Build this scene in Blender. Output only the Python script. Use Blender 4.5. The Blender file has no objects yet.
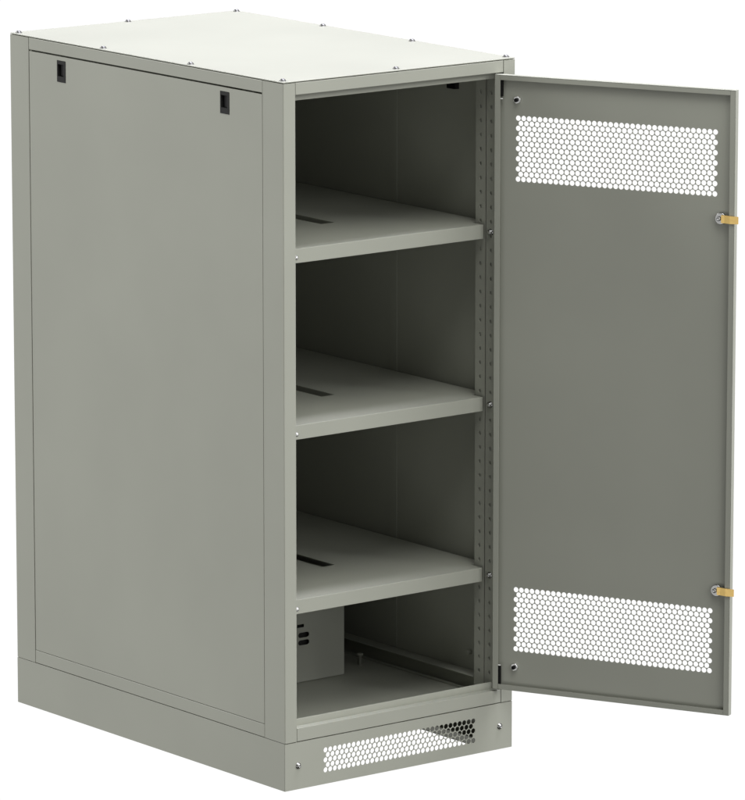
import bpy, bmesh, math, random
from mathutils import Vector, Matrix
from mathutils.geometry import delaunay_2d_cdt

scene = bpy.context.scene
C = scene.collection
PI = math.pi

# ------------------------------------------------------------------ dimensions (metres)
W, D, H = 0.600, 0.963, 1.465      # cabinet width, depth, height
HB = 0.100                         # plinth height
PW = 0.030                         # post, front face
PD = 0.070                         # post, side face
GAP = 0.0013                       # joints between sheet parts

# ------------------------------------------------------------------ materials
def new_mat(name):
    m = bpy.data.materials.new(name)
    m.use_nodes = True
    return m, m.node_tree.nodes, m.node_tree.links, m.node_tree.nodes['Principled BSDF']

def paint(name, col, rough=0.42, var=0.035, bump=0.05):
    """powder coat: very fine orange-peel bump, faint tone drift"""
    m, N, L, P = new_mat(name)
    tc = N.new('ShaderNodeTexCoord')
    n1 = N.new('ShaderNodeTexNoise'); n1.inputs['Scale'].default_value = 3.0; n1.inputs['Detail'].default_value = 3
    L.new(tc.outputs['Object'], n1.inputs['Vector'])
    r = N.new('ShaderNodeValToRGB')
    r.color_ramp.elements[0].position = 0.3
    r.color_ramp.elements[1].position = 0.7
    r.color_ramp.elements[0].color = tuple(c * (1 - var) for c in col) + (1,)
    r.color_ramp.elements[1].color = tuple(c * (1 + var) for c in col) + (1,)
    L.new(n1.outputs['Fac'], r.inputs['Fac'])
    L.new(r.outputs['Color'], P.inputs['Base Color'])
    n2 = N.new('ShaderNodeTexNoise'); n2.inputs['Scale'].default_value = 900.0; n2.inputs['Detail'].default_value = 2
    L.new(tc.outputs['Object'], n2.inputs['Vector'])
    b = N.new('ShaderNodeBump'); b.inputs['Strength'].default_value = bump; b.inputs['Distance'].default_value = 0.0006
    L.new(n2.outputs['Fac'], b.inputs['Height'])
    L.new(b.outputs['Normal'], P.inputs['Normal'])
    P.inputs['Roughness'].default_value = rough
    P.inputs['IOR'].default_value = 1.45
    return m

def metal(name, col, rough):
    m, N, L, P = new_mat(name)
    tc = N.new('ShaderNodeTexCoord')
    n = N.new('ShaderNodeTexNoise'); n.inputs['Scale'].default_value = 240.0; n.inputs['Detail'].default_value = 3
    L.new(tc.outputs['Object'], n.inputs['Vector'])
    mr = N.new('ShaderNodeMapRange')
    mr.inputs['To Min'].default_value = rough * 0.7; mr.inputs['To Max'].default_value = rough * 1.3
    L.new(n.outputs['Fac'], mr.inputs['Value'])
    L.new(mr.outputs['Result'], P.inputs['Roughness'])
    P.inputs['Base Color'].default_value = col + (1,)
    P.inputs['Metallic'].default_value = 1.0
    return m

GREY = paint('grey_powder_coat', (0.298, 0.305, 0.257))
BOXM = paint('grey_box_paint', (0.285, 0.292, 0.252), 0.5)
BLACK = paint('black_plastic', (0.004, 0.004, 0.004), 0.55, 0.1)
DGREY = paint('dark_grey_plastic', (0.021, 0.021, 0.020), 0.7, 0.1)
for m_ in (BLACK, DGREY): m_.node_tree.nodes['Principled BSDF'].inputs['Specular IOR Level'].default_value = 0.2
CHROME = metal('zinc_plated_steel', (0.62, 0.62, 0.60), 0.20)
ZINC = metal('dull_zinc_screw', (0.40, 0.40, 0.39), 0.26)
RZINC = metal('grey_passivated_screw', (0.15, 0.15, 0.146), 0.45)
WZINC = metal('bright_lit_zinc', (0.90, 0.90, 0.89), 0.42)  # paler zinc copy, imitates hardware catching the light
BRASS = metal('yellow_passivated_steel', (0.80, 0.56, 0.20), 0.34)

# ------------------------------------------------------------------ mesh builder
class MB:
    def __init__(self): self.bm = bmesh.new()
    def quad(self, pts):
        return self.bm.faces.new([self.bm.verts.new(p) for p in pts])
    def box(self, x0, x1, y0, y1, z0, z1, bev=0.0007, seg=2):
        t = bmesh.new()
        bmesh.ops.create_cube(t, size=1.0)
        for v in t.verts:
            v.co = Vector(((x0 + x1) / 2 + v.co.x * (x1 - x0), (y0 + y1) / 2 + v.co.y * (y1 - y0), (z0 + z1) / 2 + v.co.z * (z1 - z0)))
        if bev > 0:
            bmesh.ops.bevel(t, geom=list(t.edges), offset=bev, segments=seg, profile=0.5, affect='EDGES')
        self.merge(t)
        return self
    def merge(self, t, M=None):
        me = bpy.data.meshes.new('tmp')
        if M is not None:
            bmesh.ops.transform(t, matrix=M, verts=list(t.verts))
            if M.determinant() < 0:
                bmesh.ops.reverse_faces(t, faces=list(t.faces))
        t.to_mesh(me); t.free()
        self.bm.from_mesh(me)
        bpy.data.meshes.remove(me)
    def prism(self, poly, z0, z1, skip=()):
        """vertical prism on a counter-clockwise plan polygon; edges in skip get no wall"""
        lo = [self.bm.verts.new((x, y, z0)) for x, y in poly]
        hi = [self.bm.verts.new((x, y, z1)) for x, y in poly]
        self.bm.faces.new(list(reversed(lo))); self.bm.faces.new(hi)
        n = len(poly)
        for i in range(n):
            if i in skip: continue
            j = (i + 1) % n
            self.bm.faces.new((lo[i], lo[j], hi[j], hi[i]))
        return self
    def lathe(self, prof, n=24, M=None):
        """profile of (radius, height) revolved about z"""
        t = bmesh.new(); rings = []
        for r, h in prof:
            rings.append([t.verts.new((r * math.cos(2 * PI * k / n), r * math.sin(2 * PI * k / n), h)) for k in range(n)])
        for a, b in zip(rings, rings[1:]):
            for k in range(n):
                f = t.faces.new((a[k], a[(k + 1) % n], b[(k + 1) % n], b[k])); f.smooth = True
        t.faces.new(list(reversed(rings[0]))); t.faces.new(rings[-1])
        self.merge(t, M)
        return self
    def plate(self, outer, holes, th, M):
        """sheet with true cut-outs: outer and holes are 2-D loops, thickness th along local -z"""
        pts, edges, owner = [], [], []
        for k, loop in enumerate([outer] + holes):
            s = len(pts); n = len(loop)
            pts += [Vector(p) for p in loop]
            owner += [k] * n
            edges += [(s + i, s + (i + 1) % n) for i in range(n)]
        V, E, F, OV, *_ = delaunay_2d_cdt(pts, edges, [], 0, 1e-7)
        own = [owner[o[0]] if o else -1 for o in OV]
        def inside(f):
            k = {own[i] for i in f}
            if len(k) == 1 and 0 not in k and -1 not in k: return False     # the waste of a cut-out
            if k == {0}:
                x = sum(V[i].x for i in f) / len(f); y = sum(V[i].y for i in f) / len(f); c = False
                for i in range(len(outer)):
                    (xa, ya), (xb, yb) = outer[i - 1], outer[i]
                    if (ya > y) != (yb > y) and x < (xb - xa) * (y - ya) / (yb - ya) + xa: c = not c
                return c
            return True
        F = [f for f in F if inside(f)]
        t = bmesh.new()
        top = [t.verts.new((p.x, p.y, 0)) for p in V]
        bot = [t.verts.new((p.x, p.y, -th)) for p in V]
        use = {}
        for f in F:
            a = sum(V[f[i]].x * V[f[(i + 1) % len(f)]].y - V[f[(i + 1) % len(f)]].x * V[f[i]].y for i in range(len(f)))
            f = list(f) if a > 0 else list(reversed(f))
            t.faces.new([top[i] for i in f]); t.faces.new([bot[i] for i in reversed(f)])
            for i in range(len(f)):
                a, b = f[i], f[(i + 1) % len(f)]
                use[(a, b)] = use.get((a, b), 0) + 1
        for (a, b) in list(use):
            if (b, a) not in use:
                t.faces.new((top[b], top[a], bot[a], bot[b]))
        self.merge(t, M)
        return self
    def build(self, name, mat, parent=None, M=None):
        me = bpy.data.meshes.new(name)
        if M is not None:
            bmesh.ops.transform(self.bm, matrix=M, verts=list(self.bm.verts))
            if M.determinant() < 0:
                bmesh.ops.reverse_faces(self.bm, faces=list(self.bm.faces))
        self.bm.to_mesh(me); self.bm.free()
        me.materials.append(mat)
        o = bpy.data.objects.new(name, me); C.objects.link(o)
        if parent: o.parent = parent
        return o

def frame(o, u, v):
    """matrix taking local x->u, y->v, z->u x v at origin o"""
    u, v = Vector(u), Vector(v); n = u.cross(v)
    return Matrix(((u.x, v.x, n.x, o[0]), (u.y, v.y, n.y, o[1]), (u.z, v.z, n.z, o[2]), (0, 0, 0, 1)))

def circle(cx, cy, r, n=12, a0=0.0):
    return [(cx + r * math.cos(a0 + 2 * PI * k / n), cy + r * math.sin(a0 + 2 * PI * k / n)) for k in range(n)]

def rect(x0, x1, y0, y1): return [(x0, y0), (x1, y0), (x1, y1), (x0, y1)]

def stadium(cx, cy, w, h, n=6):
    r = h / 2; a = w / 2 - r
    return [(cx + a + r * math.cos(t), cy + r * math.sin(t)) for t in [-PI / 2 + PI * k / n for k in range(n + 1)]] + \
           [(cx - a + r * math.cos(t), cy + r * math.sin(t)) for t in [PI / 2 + PI * k / n for k in range(n + 1)]]

def honeycomb(x0, ytop, cols, rows, pitch, r, n=16):
    out = []
    for j in range(rows):
        odd = j % 2
        for i in range(cols - odd):
            out.append(circle(x0 + (i + 0.5 * odd) * pitch, ytop - j * pitch * 0.8660254, r, n, PI / n))
    return out

def screw_prof(r=0.005, h=0.003):
    return [(r, 0), (r, h * .35), (r * .86, h * .75), (r * .55, h)]

def pan_head(mb, pos, normal, r=0.005, h=0.003):
    """pan-head screw with a cross recess"""
    n = Vector(normal).normalized()
    q = n.to_track_quat('Z', 'Y')
    M = Matrix.Translation(pos) @ q.to_matrix().to_4x4()
    mb.lathe([(r * 1.25, 0.0), (r * 1.25, 0.0006), (r, 0.0007), (r, h * .4), (r * .88, h * .75), (r * .5, h), (r * .42, h), (r * .30, h * .45)], 24, M)

# ------------------------------------------------------------------ the cabinet
root = bpy.data.objects.new('server_cabinet', None); C.objects.link(root)
root.location = (0, 0, 0)
root['label'] = 'tall pebble grey steel equipment cabinet with open door and three shelves'
root['category'] = 'cabinet'

# ---- corner posts (built for the front right corner, mirrored for the rest)
def make_post(z0, z1, mirror_x, mirror_y):
    mb = MB()
    r = 0.0018
    arc = [(W - r + r * math.cos(a), r + r * math.sin(a)) for a in [-PI / 2 + PI / 2 * k / 5 for k in range(6)]]
    sx = W - 0.0375                # face beside the door
    ix = W - 0.0430                # inner drilled face
    poly = arc + [(W, PD - GAP), (W - 0.0035, PD - GAP), (W - 0.0035, 0.0750), (ix, 0.0750), (ix, 0.0420), (sx, 0.0420), (sx, 0.0200), (W - PW, 0.0200), (W - PW, 0.0)]
    n = len(arc)
    # edges: drilled faces are  (ix,.075)->(ix,.042)  and  (sx,.042)->(sx,.02)
    mb.prism(poly, z0, z1, skip=(n + 3, n + 5))
    zs = [0.1615 + 0.030 * k for k in range(42)]
    th = 0.0015
    for x, ya, yb, yc in ((ix, 0.0420, 0.0750, 0.0585), (sx, 0.0200, 0.0420, 0.0305)):
        h = [circle(z - z0, yc - ya, 0.0040, 12) for z in zs if z0 + .02 < z < z1 - .02]
        M = frame((x, ya, z0), (0, 0, 1), (0, 1, 0))    # normal = z cross y = -x
        mb.plate(rect(0, z1 - z0, 0, yb - ya), h, th, M)
    mb.box(ix + .0030, ix + .0040, .0430, .0740, z0 + .002, z1 - .002, 0)  # backing strips added behind the holes so they look less dark
    mb.box(sx + .0030, sx + .0040, .0212, .0410, z0 + .002, z1 - .002, 0)
    M = Matrix.Identity(4)
    if mirror_x: M = Matrix.Translation((W, 0, 0)) @ Matrix.Diagonal((-1, 1, 1, 1)) @ M
    if mirror_y: M = Matrix.Translation((0, D, 0)) @ Matrix.Diagonal((1, -1, 1, 1)) @ M
    return mb.build('corner_post', GREY, root, M)

ZT = 1.4612                        # underside of the roof joint
for my in (False, True):
    for mx in (True, False):
        make_post(HB + 0.0013, ZT, mx, my)

# ---- front and rear cross rails with an inner stop for the door
def cross_rail(z0, z1, up, mirror_y):
    x0, x1 = PW + GAP, W - PW - GAP
    mb = MB()
    if up:      # bottom rail, stop rises from its back edge
        mb.box(x0, x1, 0.0003, 0.0190, z0, z1)
        mb.box(x0 + .0075, x1 - .0075, 0.0192, 0.0212, z0 + .004, z1 + 0.0145, 0.0005)
    else:
        mb.box(x0, x1, 0.0003, 0.0190, z0, z1)
        mb.box(x0 + .0075, x1 - .0075, 0.0192, 0.0212, z0 - 0.0145, z1 - .004, 0.0005)
    M = Matrix.Translation((0, D, 0)) @ Matrix.Diagonal((1, -1, 1, 1)) if mirror_y else None
    mb.build('cross_rail', GREY, root, M)
for my in (False, True):
    cross_rail(1.4368, ZT, False, my)
    cross_rail(HB + 0.0014, 0.1290, True, my)

# ---- side rails and side panels
y0, y1 = PD, D - PD
for mx in (True, False):
    M = Matrix.Translation((W, 0, 0)) @ Matrix.Diagonal((-1, 1, 1, 1)) if mx else None
    for z0, z1 in ((1.4364, ZT), (HB + 0.0014, 0.1287)):
        mb = MB(); mb.box(W - 0.020, W - 0.0002, y0, y1, z0, z1)
        mb.build('side_rail', GREY, root, M.copy() if M else None)
    zb, zt = 0.1300, 1.4330
    mb = MB()
    ya, yb = y0 + .0010, y1 - .0010
    cuts = [rect(yy - .0152 - ya, yy + .0152 - ya, 1.3788 - zb, 1.4247 - zb) for yy in (0.1970, 0.7740)]
    mb.plate(rect(0, yb - ya, 0, zt - zb), cuts, 0.0016, frame((W - .0006, ya, zb), (0, 1, 0), (0, 0, 1)))
    sp = mb.build('side_panel', GREY, root, M.copy() if M else None)
    for yy in (0.1970, 0.7740):
        # recessed slide latch: dark bezel around a black pocket, body standing inside the cabinet
        mb = MB()
        a, b, c, d = yy - .0149, yy + .0149, 1.3791, 1.4244
        ia, ib, ic, id_ = yy - .0088, yy + .0122, 1.3910, 1.4168
        xo, xi = W + 0.0004, W - 0.0205
        mb.plate(rect(0, b - a, 0, d - c), [rect(ia - a, ib - a, ic - c, id_ - c)], 0.003, frame((xo, a, c), (0, 1, 0), (0, 0, 1)))
        mb.box(W - .0105, W - .0027, a + .0003, ia - .0002, c + .0003, d - .0003, 0)
        mb.box(W - .0105, W - .0027, ib + .0002, b - .0003, c + .0003, d - .0003, 0)
        mb.box(W - .0105, W - .0027, ia, ib, c + .0003, ic - .0002, 0)
        mb.box(W - .0105, W - .0027, ia, ib, id_ + .0002, d - .0003, 0)
        lat = mb.build('latch', DGREY, sp, M.copy() if M else None)
        mb = MB()
        mb.box(W - .0100, W - .0050, ia + .0002, ib - .0002, ic + .0003, id_ - .0003, .0008)
        mb.box(W - .0135, W - .0107, a + .002, b - .002, c, d, .0008)
        mb.build('latch_slide', BLACK, sp, M.copy() if M else None)

# ---- roof sheet and its ten screws
mb = MB(); mb.box(0.0006, W - 0.0006, 0.0006, D - 0.0006, 1.4625, H, 0.0008)
mb.box(0.032, W - 0.032, 0.032, D - 0.032, 1.4560, 1.4624, 0)
roof = mb.build('roof', GREY, root)
spots = [(x, y) for x in (0.0115, W - 0.0115) for y in (0.0165, 0.3285, 0.6365, D - 0.0165)] + [(W / 2, 0.0165), (W / 2, D - 0.0125)]
for x, y in spots:
    mb = MB(); pan_head(mb, (x, y, H), (0, 0, 1), 0.0058, 0.0046)
    mb.build('roof_screw', RZINC, roof)

# ---- back panel, floor, inner ledges, braces
mb = MB(); mb.box(PW + GAP, W - PW - GAP, D - 0.0175, D - 0.0160, 0.1305, 1.4352, 0.0004)
mb.build('back_panel', GREY, root)
mb = MB(); mb.box(0.0225, W - 0.0225, 0.0225, D - 0.0225, 0.1030, 0.1050, 0.0004)
floor = mb.build('floor_plate', GREY, root)
for mx in (True, False):
    M = Matrix.Translation((W, 0, 0)) @ Matrix.Diagonal((-1, 1, 1, 1)) if mx else None
    mb = MB(); mb.box(W - 0.0370, W - 0.0030, 0.0762, D - 0.0762, 0.1400, 0.1416, 0.0005)
    mb.box(W - 0.0205, W - 0.0190, 0.0762, D - 0.0762, 0.1054, 0.1398, 0.0004)
    mb.box(W - 0.0300, W - 0.0286, 0.0762, D - 0.0762, 0.1054, 0.1110, 0.0004)
    mb.build('inner_ledge', GREY, root, M.copy() if M else None)
    mb = MB(); mb.box(W - 0.0033, W - 0.0025, 0.3900, 0.4140, 0.1425, 1.4200, 0)
    mb.build('panel_brace', GREY, root, M.copy() if M else None)
mb = MB()
mb.lathe([(.0042, 0.1052), (.0042, 0.1265), (.0068, 0.1268), (.0068, 0.1295), (.0055, 0.1305)], 20, Matrix.Translation((0.5300, 0.4330, 0)))
mb.build('floor_stud', GREY, root)
for x, y, z in ((W - 0.0024, 0.1370, 0.1800), (W - 0.0226, 0.1000, 0.1130)):
    q = Vector((-1, 0, 0)).to_track_quat('Z', 'Y').to_matrix().to_4x4()
    mb = MB(); mb.lathe([(.0048, 0), (.0048, .008), (.0038, .010)], 16, Matrix.Translation((x, y, z)) @ q)
    mb.build('wall_stud', GREY, root)

# ---- shelves
def make_shelf(zt):
    zb = zt - 0.0295
    mb = MB()
    xa, xb, xw = 0.0480, W - 0.0480, 0.0125
    ya, yn, yb = 0.0425, 0.0800, D - 0.0800
    outer = [(xa, ya + .0012), (xb, ya + .0012), (xb, yn), (W - xw, yn), (W - xw, yb), (xw, yb), (xw, yn), (xa, yn)]
    slot = rect(0.2905, 0.3260, 0.2555, 0.7075)
    mb.plate(outer, [slot], 0.0015, frame((0, 0, zt), (1, 0, 0), (0, 1, 0)))
    # folded lips
    mb.box(xa, xb, ya, ya + 0.0016, zb, zt + .0002, 0.0007, 3)
    mb.box(xw, W - xw, yb - .0016, yb, zb, zt - .0016, 0.0004)
    mb.box(xw, xw + .0015, yn, yb - .0018, zb, zt - .0016, 0.0003)
    mb.box(W - xw - .0015, W - xw, yn, yb - .0018, zb, zt - .0016, 0.0003)
    mb.box(xa, xa + .0015, ya + .0018, yn, zb, zt - .0016, 0.0003)
    mb.box(xb - .0015, xb, ya + .0018, yn, zb, zt - .0016, 0.0003)
    sh = mb.build('shelf', GREY, root)
    for sx in (-1, 1):
        mb = MB()
        x = W - 0.0374 if sx > 0 else 0.0374
        q = Vector((-sx, 0, 0)).to_track_quat('Z', 'Y').to_matrix().to_4x4()
        M = Matrix.Translation((x, 0.0305, zt - 0.0155)) @ q
        if sx > 0:
            mb.lathe([(.0072, 0), (.0072, .0012), (.0060, .0013), (.0060, .0046), (.0050, .0070), (.0028, .0080)], 22, M)
        else:
            mb.lathe([(.0064, 0), (.0064, .0010), (.0050, .0011), (.0050, .0165), (.0042, .0192), (.0022, .0204)], 22, M)
        mb.build('shelf_screw', ZINC if sx > 0 else WZINC, sh)  # left screws paler: their lit look is put into the colour
    return sh
for zt in (1.1150, 0.7505, 0.3862):
    make_shelf(zt)

# ---- plinth: open-bottomed ring with a perforated front
mb = MB()
mb.box(0.0002, 0.0020, 0.0024, D - 0.0002, 0.0, HB, 0.0002)
mb.box(W - 0.0020, W - 0.0002, 0.0024, D - 0.0002, 0.0, HB, 0.0002)
mb.box(0.0022, W - 0.0022, 0.0024, 0.0316, HB - .0022, HB - .0004, 0.0003)
mb.box(0.0022, W - 0.0022, D - 0.0020, D - 0.0004, 0.0, HB, 0.0002)
for xa, xb, xc in ((0.0022, 0.0300, 0.0600), (W - 0.0300, W - 0.0022, W - 0.0600)):
    mb.box(xa, xb, 0.0320, D - 0.0024, HB - .0022, HB - .0004, 0.0003)
    fa, fb = (0.0022, xc) if xc < .3 else (xc, W - 0.0022)
    mb.box(fa, fb, 0.0040, D - 0.0024, 0.0004, 0.0020, 0.0003)
    la, lb = (xc - .0015, xc) if xc < .3 else (xc, xc + .0015)
    mb.box(la, lb, 0.0040, D - 0.0024, 0.0022, 0.0180, 0.0003)
plinth = mb.build('plinth', GREY, root)
mb = MB()
holes = honeycomb(0.1050, 0.0722, 33, 5, 0.01219, 0.00555)
mb.plate(rect(0.0004, W - 0.0004, 0.0004, HB - 0.0003), holes, 0.0015, frame((0, 0.0004, 0), (1, 0, 0), (0, 0, 1)))
fp = mb.build('plinth_front', GREY, plinth)
for x in (0.0340, 0.5665):
    mb = MB(); pan_head(mb, (x, 0.0004, 0.0500), (0, -1, 0), 0.0052, 0.0048)
    mb.build('plinth_screw', ZINC, plinth)

# ---- door: built shut (outer face y=0, folded lip at y=.02), then swung about its hinge pin
DW = 0.536; YO = 0.0055; zb, zt = 0.1350, 1.4345
xh = W - 0.033; xf = xh - DW
pin = Vector((0.5627, 0.0034, 0))
mb = MB()
holes = honeycomb(0, 1.3447, 37, 13, 0.01220, 0.00555) + honeycomb(0, 0.3496, 37, 13, 0.01220, 0.00555)
holes = [[(xh - 0.0475 - x, z) for x, z in h] for h in holes]
# seen from inside: local x -> -x world so that the sheet normal faces +y
holes = [[(-x, z) for x, z in reversed(h)] for h in holes]
mb.plate(rect(-xh + .0014, -xf - .0014, zb + .0014, zt - .0014), holes, 0.0015, frame((0, YO + 0.0015, 0), (-1, 0, 0), (0, 0, 1)))
T, LIP, t = 0.020, 0.0122, 0.0012
mb.box(xf, xf + t, YO, T, zb, zt, .0005); mb.box(xh - t, xh, YO, T, zb, zt, .0005)
mb.box(xf + t, xh - t, YO, T, zt - t, zt, .0004); mb.box(xf + t, xh - t, YO, T, zb, zb + t, .0004)
mb.box(xf + t, xf + LIP, T - .0016, T - .0002, zb + t, zt - t, .0004)
mb.box(xh - LIP, xh - t, T - .0016, T - .0002, zb + t, zt - t, .0004)
mb.box(xf + LIP + .0004, xh - LIP - .0004, T - .0016, T - .0003, zt - .0110, zt - t, .0004)
mb.box(xf + LIP + .0004, xh - LIP - .0004, T - .0016, T - .0003, zb + t, zb + .0110, .0004)
door = mb.build('door', GREY, root)
def door_part(mb, name, mat): return mb.build(name, mat, door)
for za, zc, zp in ((1.3890, 1.4325, 1.3850), (0.1380, 0.1835, 0.1870)):
    mb = MB(); mb.box(xh - 0.0158, xh - 0.0092, 0.0100, 0.0183, za, zc, .0008)  # hinge plate; its black also stands in for shadow beside the lip
    door_part(mb, 'hinge', BLACK)
    mb = MB(); mb.box(xh - 0.0180, xh - 0.0100, 0.0148, 0.0184, zp - .0016, zp + .0016, .0006)
    door_part(mb, 'hinge_pin', CHROME)
for z in (1.3830, 0.1838):
    mb = MB()
    q = Vector((0, 1, 0)).to_track_quat('Z', 'Y').to_matrix().to_4x4() @ Matrix.Rotation(.3, 4, 'Z')
    B = Matrix.Translation((xh - 0.0462, YO + 0.0016, z)) @ q
    mb.lathe([(.0082, 0), (.0082, .0046), (.0074, .0054)], 6, B)
    door_part(mb, 'lock_nut', WZINC)
    mb = MB(); mb.lathe([(.0042, .0055), (.0042, .0105), (.0034, .0115)], 16, B)
    door_part(mb, 'stud_cap', BLACK)
for z in (1.1695, 0.3958):
    q = Vector((0, 1, 0)).to_track_quat('Z', 'Y').to_matrix().to_4x4()
    xc = xh - 0.5010
    mb = MB()
    mb.lathe([(.0104, .0056), (.0104, .0100), (.0096, .0108)], 6, Matrix.Translation((xc - .0030, 0.0016, z)) @ q)
    mb.lathe([(.0122, .0109), (.0122, .0150), (.0112, .0160)], 32, Matrix.Translation((xc - .0030, 0.0016, z)) @ q)
    mb.lathe([(.0046, .0161), (.0046, .0200), (.0038, .0212), (.0020, .0212), (.0018, .0196)], 20, Matrix.Translation((xc, 0.0016, z)) @ q)
    door_part(mb, 'latch_hub', ZINC)
    # brass-coloured cam: flat bar with a joggle, reaching past the door edge
    mb = MB()
    prof = [(.0056, .0180), (.0130, .0180), (.0260, .0216), (.0446, .0216)]
    th = 0.0026; hh = 0.0082
    bm = mb.bm; secs = []
    for u, y in prof:
        w = hh if u < .03 else hh - .0006
        secs.append([bm.verts.new((xc - u, yy, zz)) for yy, zz in ((y, z - w), (y, z + w), (y + th, z + w), (y + th, z - w))])
    for a, b in zip(secs, secs[1:]):
        for k in range(4):
            bm.faces.new((a[k], b[k], b[(k + 1) % 4], a[(k + 1) % 4]))
    bm.faces.new(secs[0]); bm.faces.new(list(reversed(secs[-1])))
    bmesh.ops.recalc_face_normals(bm, faces=list(bm.faces))
    bmesh.ops.bevel(bm, geom=list(bm.edges), offset=.0005, segments=2, affect='EDGES')
    door_part(mb, 'latch_cam', BRASS)
SW = Matrix.Translation(pin) @ Matrix.Rotation(math.radians(116.04), 4, 'Z') @ Matrix.Translation(-pin)
door.matrix_local = SW

# ------------------------------------------------------------------ the box standing in the bottom compartment
bx0, bx1, by0, by1, bz0, bz1 = 0.150, 0.4490, 0.3835, 0.7600, 0.1052, 0.3300
box = bpy.data.objects.new('ventilated_box', None); C.objects.link(box)
box.location = ((bx0 + bx1) / 2, (by0 + by1) / 2, bz0)
box['label'] = 'dim grey metal box with black slots on the floor of the bottom compartment'
box['category'] = 'box'
off = Matrix.Translation(-Vector(box.location))
mb = MB()
mb.box(bx0, bx0 + .0012, by0 + .0014, by1, bz0, bz1, .0004); mb.box(bx1 - .0012, bx1, by0 + .0014, by1, bz0, bz1, .0004)
mb.box(bx0 + .0013, bx1 - .0013, by1 - .0012, by1 - .0001, bz0, bz1, .0004)
mb.box(bx0 + .0013, bx1 - .0013, by0 + .0016, by1 - .0014, bz1 - .0012, bz1 - .0002, .0004)
mb.box(bx0 + .0013, bx1 - .0013, by0 + .0016, by1 - .0014, bz0 + .0004, bz0 + .0014, .0003)
mb.build('housing', BOXM, box, off)
mb = MB()
holes = []
for k in range(3):
    cx = 0.3405 - 0.048 * k
    holes += [stadium(cx, 0.2085, 0.0295, 0.0112), stadium(cx, 0.1920, 0.0295, 0.0112)]
    holes += [rect(cx - .0175, cx + .0010, 0.2255, 0.2325)]
mb.plate(rect(bx0, bx1, bz0 + .0016, bz1), holes, 0.0012, frame((0, by0, 0), (1, 0, 0), (0, 0, 1)))
mb.build('vent_plate', BOXM, box, off)
mb = MB(); mb.box(bx0 + .004, bx1 - .004, by0 + .0100, by0 + .0120, bz0 + .003, bz1 - .003, 0)  # dark sheet added behind the slots, standing in for their shade
mb.build('slot_shade_backing', DGREY, box, off)

# ------------------------------------------------------------------ camera
P = (5867.6, 372.5, 400.0, 0.6629, 0.1944, -7.0195, -9.2809, 3.1089)
yaw, pitch = P[3], P[4]
d = Vector((math.cos(pitch) * math.sin(yaw), math.cos(pitch) * math.cos(yaw), -math.sin(pitch)))
r = d.cross(Vector((0, 0, 1))).normalized(); u = r.cross(d)
cam = bpy.data.cameras.new('camera'); co = bpy.data.objects.new('camera', cam); C.objects.link(co)
co.matrix_world = Matrix(((r.x, u.x, -d.x, P[5]), (r.y, u.y, -d.y, P[6]), (r.z, u.z, -d.z, P[7]), (0, 0, 0, 1)))
cam.sensor_fit = 'HORIZONTAL'; cam.sensor_width = 36.0; cam.lens = P[0] / 745.0 * 36.0
cam.clip_start = 0.5; cam.clip_end = 200
scene.camera = co

# ------------------------------------------------------------------ studio: white surround, softbox lamps
w = bpy.data.worlds.new('World'); scene.world = w; w.use_nodes = True
N, L = w.node_tree.nodes, w.node_tree.links
bg = N['Background']
tc = N.new('ShaderNodeTexCoord'); sep = N.new('ShaderNodeSeparateXYZ')
L.new(tc.outputs['Generated'], sep.inputs['Vector'])
ramp = N.new('ShaderNodeValToRGB')
mr = N.new('ShaderNodeMapRange'); mr.inputs['From Min'].default_value = -1; mr.inputs['From Max'].default_value = 1
L.new(sep.outputs['Z'], mr.inputs['Value']); L.new(mr.outputs['Result'], ramp.inputs['Fac'])
e = ramp.color_ramp.elements
def grey(v): return (v, v, v, 1)
# invented surround by elevation: black below to darken undersides, white band, dim above
e[0].position = 0.27; e[0].color = grey(0.0)
e[1].position = 0.30; e[1].color = grey(1.03)
for pos, v in ((0.50, 1.03), (0.52, 0.10), (0.66, 0.06), (0.75, 0.02)):
    k = e.new(pos); k.color = grey(v)
L.new(ramp.outputs['Color'], bg.inputs['Color'])
bg.inputs['Strength'].default_value = 1.0

def softbox(name, loc, target, size, power, col=(1, 1, 1)):
    l = bpy.data.lights.new(name, 'AREA'); l.shape = 'SQUARE'; l.size = size; l.energy = power; l.color = col
    o = bpy.data.objects.new(name, l); C.objects.link(o)
    o.location = loc
    o.rotation_euler = (Vector(target) - Vector(loc)).to_track_quat('-Z', 'Y').to_euler()
    return o
ctr = Vector((W / 2, D / 2, 0.75))
def around(name, az, el, dist, size, power, col=(1, 1, 1)):
    a, h = math.radians(az), math.radians(el)
    softbox(name, ctr + Vector((math.cos(a) * math.cos(h), math.sin(a) * math.cos(h), math.sin(h))) * dist, ctr, size, power, col)
around('overhead_softbox', 0, 75, 14, 7, 4640, (1.0, 0.985, 1.12))
around('rear_side_softbox', 130, 25, 14, 7, 1790)
around('front_right_softbox', -53, 32, 14, 7, 1290)
around('front_left_softbox', -115, 59, 14, 7, 870)
around('front_softbox', -92, 24, 14, 7, 500)

# ------------------------------------------------------------------ render settings
scene.render.engine = 'CYCLES'
scene.view_settings.view_transform = 'Standard'
scene.view_settings.look = 'None'
scene.view_settings.exposure = 0.0
scene.view_settings.gamma = 1.0
